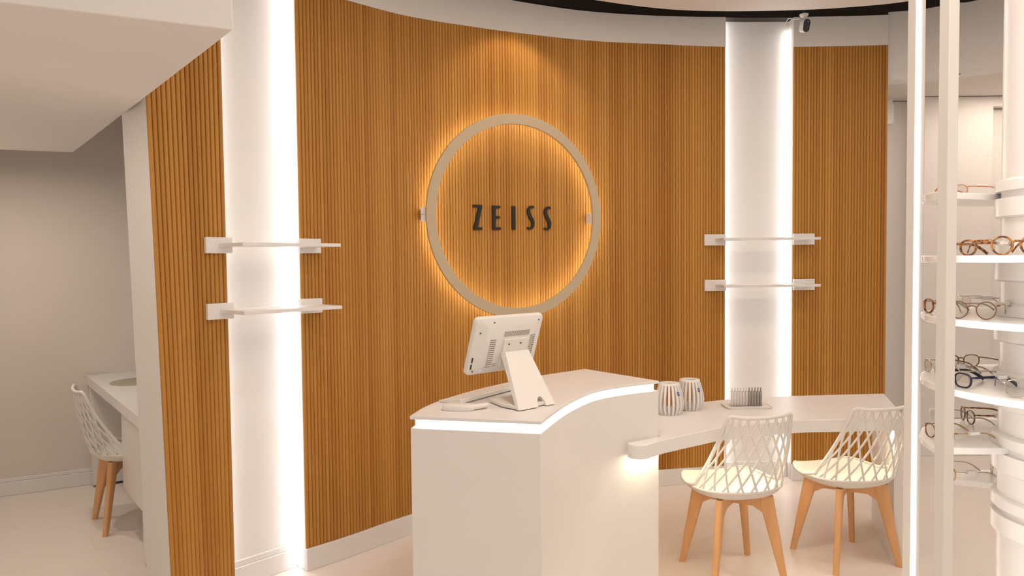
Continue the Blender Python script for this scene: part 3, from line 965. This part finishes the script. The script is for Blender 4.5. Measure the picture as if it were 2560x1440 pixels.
def capsule_ring(r, h, y, n=20):
    out = []
    for k in range(n):
        a = 2 * PI * k / n
        out.append(Vector((r * math.cos(a), y, r * math.sin(a) + (h if math.sin(a) >= 0 else -h))))
    return out
mb = MB(); mb.loft([capsule_ring(.018, .018, .030), capsule_ring(.0235, .018, .022), capsule_ring(.0255, .018, .0), capsule_ring(.0245, .018, -.022)], True, True, CM)
mb.build('camera_body', PLASTIC, sc1, smooth=50)
mb = MB(); mb.loft([capsule_ring(.0235, .018, -.0222), capsule_ring(.0225, .018, -.027)], True, True, CM); fc = mb.build('lens_face', BLACKP, sc1, smooth=50); fc['label'] = 'glossy black oval face'
mb = MB(); mb.lathe([(.002, 0), (.002, .001)], 10, CM @ Matrix.Translation((.004, -.0272, .024)) @ Matrix.Rotation(PI / 2, 4, 'X')); mb.build('status_light', INDIC, fc)
cb = MB()
cp = [aty(2000, 48, 4.93), aty(1982, 47, 4.97), aty(1972, 46, 5.0), aty(1966, 55, 5.03), aty(1962, 64, 5.05), aty(1970, 66, 5.04), aty(1976, 60, 5.03)]
cb.tube(catmull(cp, 5), .003, 8)
tag(cb.build('cable', PLASTIC, smooth=60), 'thin white cable curling beside the security camera at the niche top', 'cable')

# ------------------------------------------------------------------ display frame posts
def post(px, Y, w_, d_, label, rz, ledx, led_on=True):
    p = aty(px, 700, Y)
    t = thing('display_post', label, 'post', (p.x, p.y, 0), rz)
    mb = MB(); mb.box(-w_ / 2, w_ / 2, -d_ / 2, d_ / 2, 0, 3.118); mb.build('post_profile', LACQ, t, bevel=.002)
    mb = MB()
    if led_on:
        mb.box(ledx, ledx + .018, -d_ / 2 - .0022, -d_ / 2 - .0002, 0.02, 3.1)
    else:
        mb.box(w_ / 2 + .0002, w_ / 2 + .0022, -.010, .010, .3, 2.6)  # hidden strip, added on the tower side to brighten the shelf edges
    mb.build('light_strip', LED if led_on else LEDFILL, t)
    return t
post(2285, 2.66, .040, .040, 'slim white floor to ceiling post with a glowing light strip, right of the table', math.radians(10), -.0185)
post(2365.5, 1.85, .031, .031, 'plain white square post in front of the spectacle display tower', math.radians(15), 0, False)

# ------------------------------------------------------------------ display tower
TX, TY = 1.60, 2.05
tw = thing('display_tower', 'white round display column carrying six fanned shelves of spectacles', 'display stand', (TX, TY, 0))
mb = MB(); mb.lathe([(.207, 0), (.207, 3.119)], 64); mb.build('column', LACQ, tw, smooth=50)
RS = .407
def shelf_poly(kind, rz):
    if kind == 'round':
        pts = [(RS * math.cos(2 * PI * i / 72), RS * math.sin(2 * PI * i / 72)) for i in range(72)]
    else:
        c0 = kind      # disc segment behind the chord at local y = c0
        a0 = math.asin(c0 / RS)
        pts = [(RS * math.cos(a0 + (PI - 2 * a0) * i / 56), RS * math.sin(a0 + (PI - 2 * a0) * i / 56)) for i in range(57)]
    c, s = math.cos(rz), math.sin(rz)
    return [(x * c - y * s, x * s + y * c) for x, y in pts]
shelves = [(1.729, .20, math.radians(26)), (1.549, 'round', 0), (1.377, 'round', 0), (1.186, 'round', 0), (1.007, .0, math.radians(-3)), (.83, .19, math.radians(-28))]
for z, k, rz in shelves:
    mb = MB(); mb.prism(shelf_poly(k, rz), z - .019, z)
    s_ = mb.build('shelf', GLOSSW, tw, bevel=.002, smooth=40)
    mb = MB(); mb.lathe([(.212, z - .075), (.222, z - .07), (.222, z - .0195)], 64)
    mb.lathe([(.222, z + .0005), (.222, z + .028), (.212, z + .036)], 64)
    mb.build('collar', LACQ, s_, smooth=40)

# ------------------------------------------------------------------ spectacles
def make_glasses(style, fm, label, at, rz, rim=.0016, lens=(.024, .021), tagged=False, tm=None, tag_t=.45, shape=2.0, tthick=1.0):
    t = thing('eyeglasses', label, 'eyeglasses', at, rz, 'spectacles on the display shelves')
    tm = tm or fm
    lw, lh = lens; gap = .0095; cxl = lw + gap; zc = lh + .001
    def lens_pts(sx, k=1.0, n=36):
        out = []
        for i in range(n):
            a = 2 * PI * i / n
            c, s = math.cos(a), math.sin(a)
            x = lw * k * math.copysign(abs(c) ** (2 / shape), c); z = lh * k * math.copysign(abs(s) ** (2 / shape), s)
            if s < 0: x *= 1 - .10 * abs(s)
            X = sx * cxl + x
            out.append(Vector((X, .0 + 1.6 * X * X, zc + z)))
        return out
    mb = MB()
    for sx in (-1, 1):
        mb.tube(lens_pts(sx), rim, 8, closed=True, ry=rim * 1.5)
        ex = sx * (cxl + lw)
        mb.tube([Vector((ex, 1.6 * ex * ex, zc + lh * .55)), Vector((ex + sx * .004, 1.6 * ex * ex + .002, zc + lh * .6)), Vector((ex + sx * .006, 1.6 * ex * ex + .008, zc + lh * .6))], rim * 1.2, 8)
    mb.tube([Vector((-gap * 1.15, 0, zc + lh * .30)), Vector((-gap * .5, -.002, zc + lh * .52)), Vector((gap * .5, -.002, zc + lh * .52)), Vector((gap * 1.15, 0, zc + lh * .30))], rim * 1.15, 8)
    mb.build('frame_front', fm, t, smooth=60)
    for sx in (-1, 1):
        mb = MB(); P = lens_pts(sx, .985); n = len(P)
        off = Vector((0, .0008, 0))
        mb.add([p - off for p in P] + [p + off for p in P], [list(range(n)), list(range(n, 2 * n))[::-1]] + [(i, n + i, n + (i + 1) % n, (i + 1) % n) for i in range(n)])
        mb.build('lens', LENS, t)
        ex = sx * (cxl + lw + .006); y0 = 1.6 * (cxl + lw) ** 2 + .008; z0 = zc + lh * .6
        tp_ = [Vector((ex, y0, z0)), Vector((ex, y0 + .05, z0)), Vector((ex - sx * .002, y0 + .088, z0 - .002)), Vector((ex - sx * .004, y0 + .112, z0 - .012)), Vector((ex - sx * .007, y0 + .135, max(.004, z0 - .030)))]
        cp_ = catmull(tp_, 5); nn = len(cp_)
        mb = MB(); mb.tube(cp_, [(.0017 + .0009 * (i / nn)) * tthick for i in range(nn)], 8, ry=[.001 + .0004 * (i / nn) for i in range(nn)])
        mb.build('temple', tm, t, smooth=60)
        if tagged and sx == tagged:
            mb = MB(); M = Matrix.Translation((ex, y0 + .125 * tag_t, z0))
            mb.box(-.005, .005, -.019, .019, -.0065, .0065, M)
            tg = mb.build('security_tag', CLEARP, t, bevel=.002); tg['label'] = 'clear plastic security tag'
            mb = MB(); M2 = M
            mb.box(-.0056, .0056, -.013, .013, -.0040, .0040, M2); lbm = mb.build('tag_label', LAMIN, tg)
    return t
E_ = .0003
def onshelf(i, x, y): return (x, y, shelves[i][0] + E_)
def shelfpx(i, px, py):
    p = atz(px, py, shelves[i][0]); return (p.x, p.y, shelves[i][0] + E_)
# facing direction: local -Y is the front of the frame
LEFT = -PI / 2          # front towards -X
def G(i, x, y, rz, style, fm, label, **k):
    make_glasses(style, fm, label, (x, y, shelves[i][0] + E_), rz, **k)
def GP(i, px, py, rz, *a, **k):
    p = atz(px, py, shelves[i][0]); G(i, p.x, p.y, rz, *a, **k)
def GA(i, ang_, rad, rz, *a, **k):       # polar position around the column
    a_ = math.radians(ang_); G(i, TX + rad * math.cos(a_), TY + rad * math.sin(a_), math.radians(rz), *a, **k)
G(0, 1.357, 2.30, math.radians(-76), '', COPPER, 'thin rose and dark rimmed eyeglasses on the topmost display shelf', tagged=1, tag_t=.8, lens=(.0255, .017), shape=2.5)
G(1, 1.285, 1.885, math.radians(-10), '', TORT, 'round tortoiseshell eyeglasses facing forward on the second shelf from the top', rim=.0026, lens=(.0235, .023), tthick=1.6)
G(1, 1.250, 2.075, math.radians(-80), '', TORT, 'tortoiseshell eyeglasses half behind the post on the second shelf from the top', rim=.0026, tagged=1, tag_t=.55, tthick=1.8, lens=(.0245, .020), shape=2.4)
GP(2, 2430, 798, math.radians(-42), '', BROWNF, 'round brown and gold eyeglasses just right of the post on the third shelf', tm=GOLDF, tagged=1, tag_t=.95, lens=(.0225, .023))
GP(2, 2338, 784, math.radians(-86), '', TORT, 'tortoiseshell eyeglasses at the far left of the third shelf', tm=SILVF, rim=.0024, shape=2.5, lens=(.025, .020))
GP(2, 2402, 769, math.radians(-100), '', CLEARF, 'clear acetate eyeglasses behind the round brown pair on the third shelf', tm=SILVF, tagged=1, tag_t=.3, shape=2.4)
GP(3, 2590, 998, math.radians(-24), '', SILVF, 'large grey square eyeglasses facing forward on the fourth shelf', shape=3.0, lens=(.0275, .0225), rim=.0018, tm=NAVY, tthick=1.3)
GP(3, 2381, 964, math.radians(-82), '', NAVY, 'navy blue eyeglasses beside the post on the fourth shelf', rim=.0024, tthick=1.9, tagged=1, tag_t=.62, shape=2.8, lens=(.026, .019))
GP(3, 2364, 947, math.radians(-88), '', SILVF, 'thin silver eyeglasses behind the navy pair on the fourth shelf', tagged=-1, tag_t=.35, shape=2.4, lens=(.0255, .019))
GP(3, 2332, 933, math.radians(-92), '', SILVF, 'thin silver eyeglasses at the left end of the fourth shelf', tagged=1, tag_t=.25, shape=2.4, lens=(.0255, .019))
GA(3, 112, .375, 190, '', BROWNF, 'dark brown eyeglasses behind the column on the fourth shelf', shape=2.8, lens=(.026, .019))
GP(4, 2343, 1100, math.radians(-84), '', TORT, 'gold and tortoiseshell eyeglasses at the front of the fifth shelf', tm=GOLDF, tagged=1, tag_t=.4, shape=2.4, lens=(.0255, .02))
GP(4, 2347, 1062, math.radians(-90), '', CLEARF, 'clear acetate eyeglasses in the middle of the fifth shelf', tm=SILVF, rim=.0026, shape=2.4)
GA(4, 110, .365, -103, '', BROWNF, 'brown eyeglasses with a security tag at the back of the fifth shelf', tm=TORT, tagged=1, tag_t=.5, tthick=1.3, shape=2.6)
GA(5, 122, .385, -92, '', GOLDF, 'thin gold eyeglasses at the front of the lowest shelf', tm=SILVF, tagged=1, tag_t=.3, shape=2.4)
GA(5, 92, .385, -125, '', SILVF, 'thin silver eyeglasses at the back of the lowest shelf', shape=2.4)

# ------------------------------------------------------------------ lights
def area(name, loc_, size, power, col=(1, .86, .72), rot=(0, 0, 0)):
    l = bpy.data.lights.new(name, 'AREA'); l.shape = 'DISK'; l.size = size; l.energy = power; l.color = col
    o = bpy.data.objects.new(name, l); COL.objects.link(o); o.location = loc_; o.rotation_euler = rot
    return o
def spot(name, loc_, tgt, power, cone, col=(1, .80, .60), blend=.4, size=.03):
    l = bpy.data.lights.new(name, 'SPOT'); l.energy = power; l.spot_size = math.radians(cone); l.spot_blend = blend
    l.color = col; l.shadow_soft_size = size
    o = bpy.data.objects.new(name, l); COL.objects.link(o); o.location = loc_
    o.rotation_euler = (Vector(tgt) - Vector(loc_)).to_track_quat('-Z', 'Y').to_euler()
    return o
WARM = (1, .86, .73)
for x, y, e in ((.5, 1.0, 12), (1.5, 1.0, 11), (.2, 2.5, 9), (1.5, 2.9, 8), (.9, 3.9, 3), (2.7, 2.8, 12), (.5, -1.0, 12), (1.8, -1.0, 12)):
    area('downlight', (x, y, 3.11), .28, e, WARM)
area('downlight', (-2.48, 3.9, 2.205), .06, 5.6, WARM)
area('downlight', (-2.95, 4.16, 2.205), .06, 5.0, WARM)
area('downlight', (-1.9, 2.6, 2.205), .10, 3, WARM)
area('downlight', (3.7, 5.05, 2.75), 1.0, 12, WARM)
sp = wpt(sR, .34, 3.10)
spot('downlight', sp, wpt(sR, .05, 1.6), 9, 105)
w_ = bpy.data.worlds.new('world'); scn.world = w_; w_.use_nodes = True
bg = w_.node_tree.nodes['Background']; bg.inputs[0].default_value = (1, .90, .81, 1); bg.inputs[1].default_value = .64

vs = scn.view_settings
vs.view_transform = 'Standard'; vs.look = 'None'; vs.gamma = 1; vs.use_curve_mapping = False
vs.exposure = 0.03
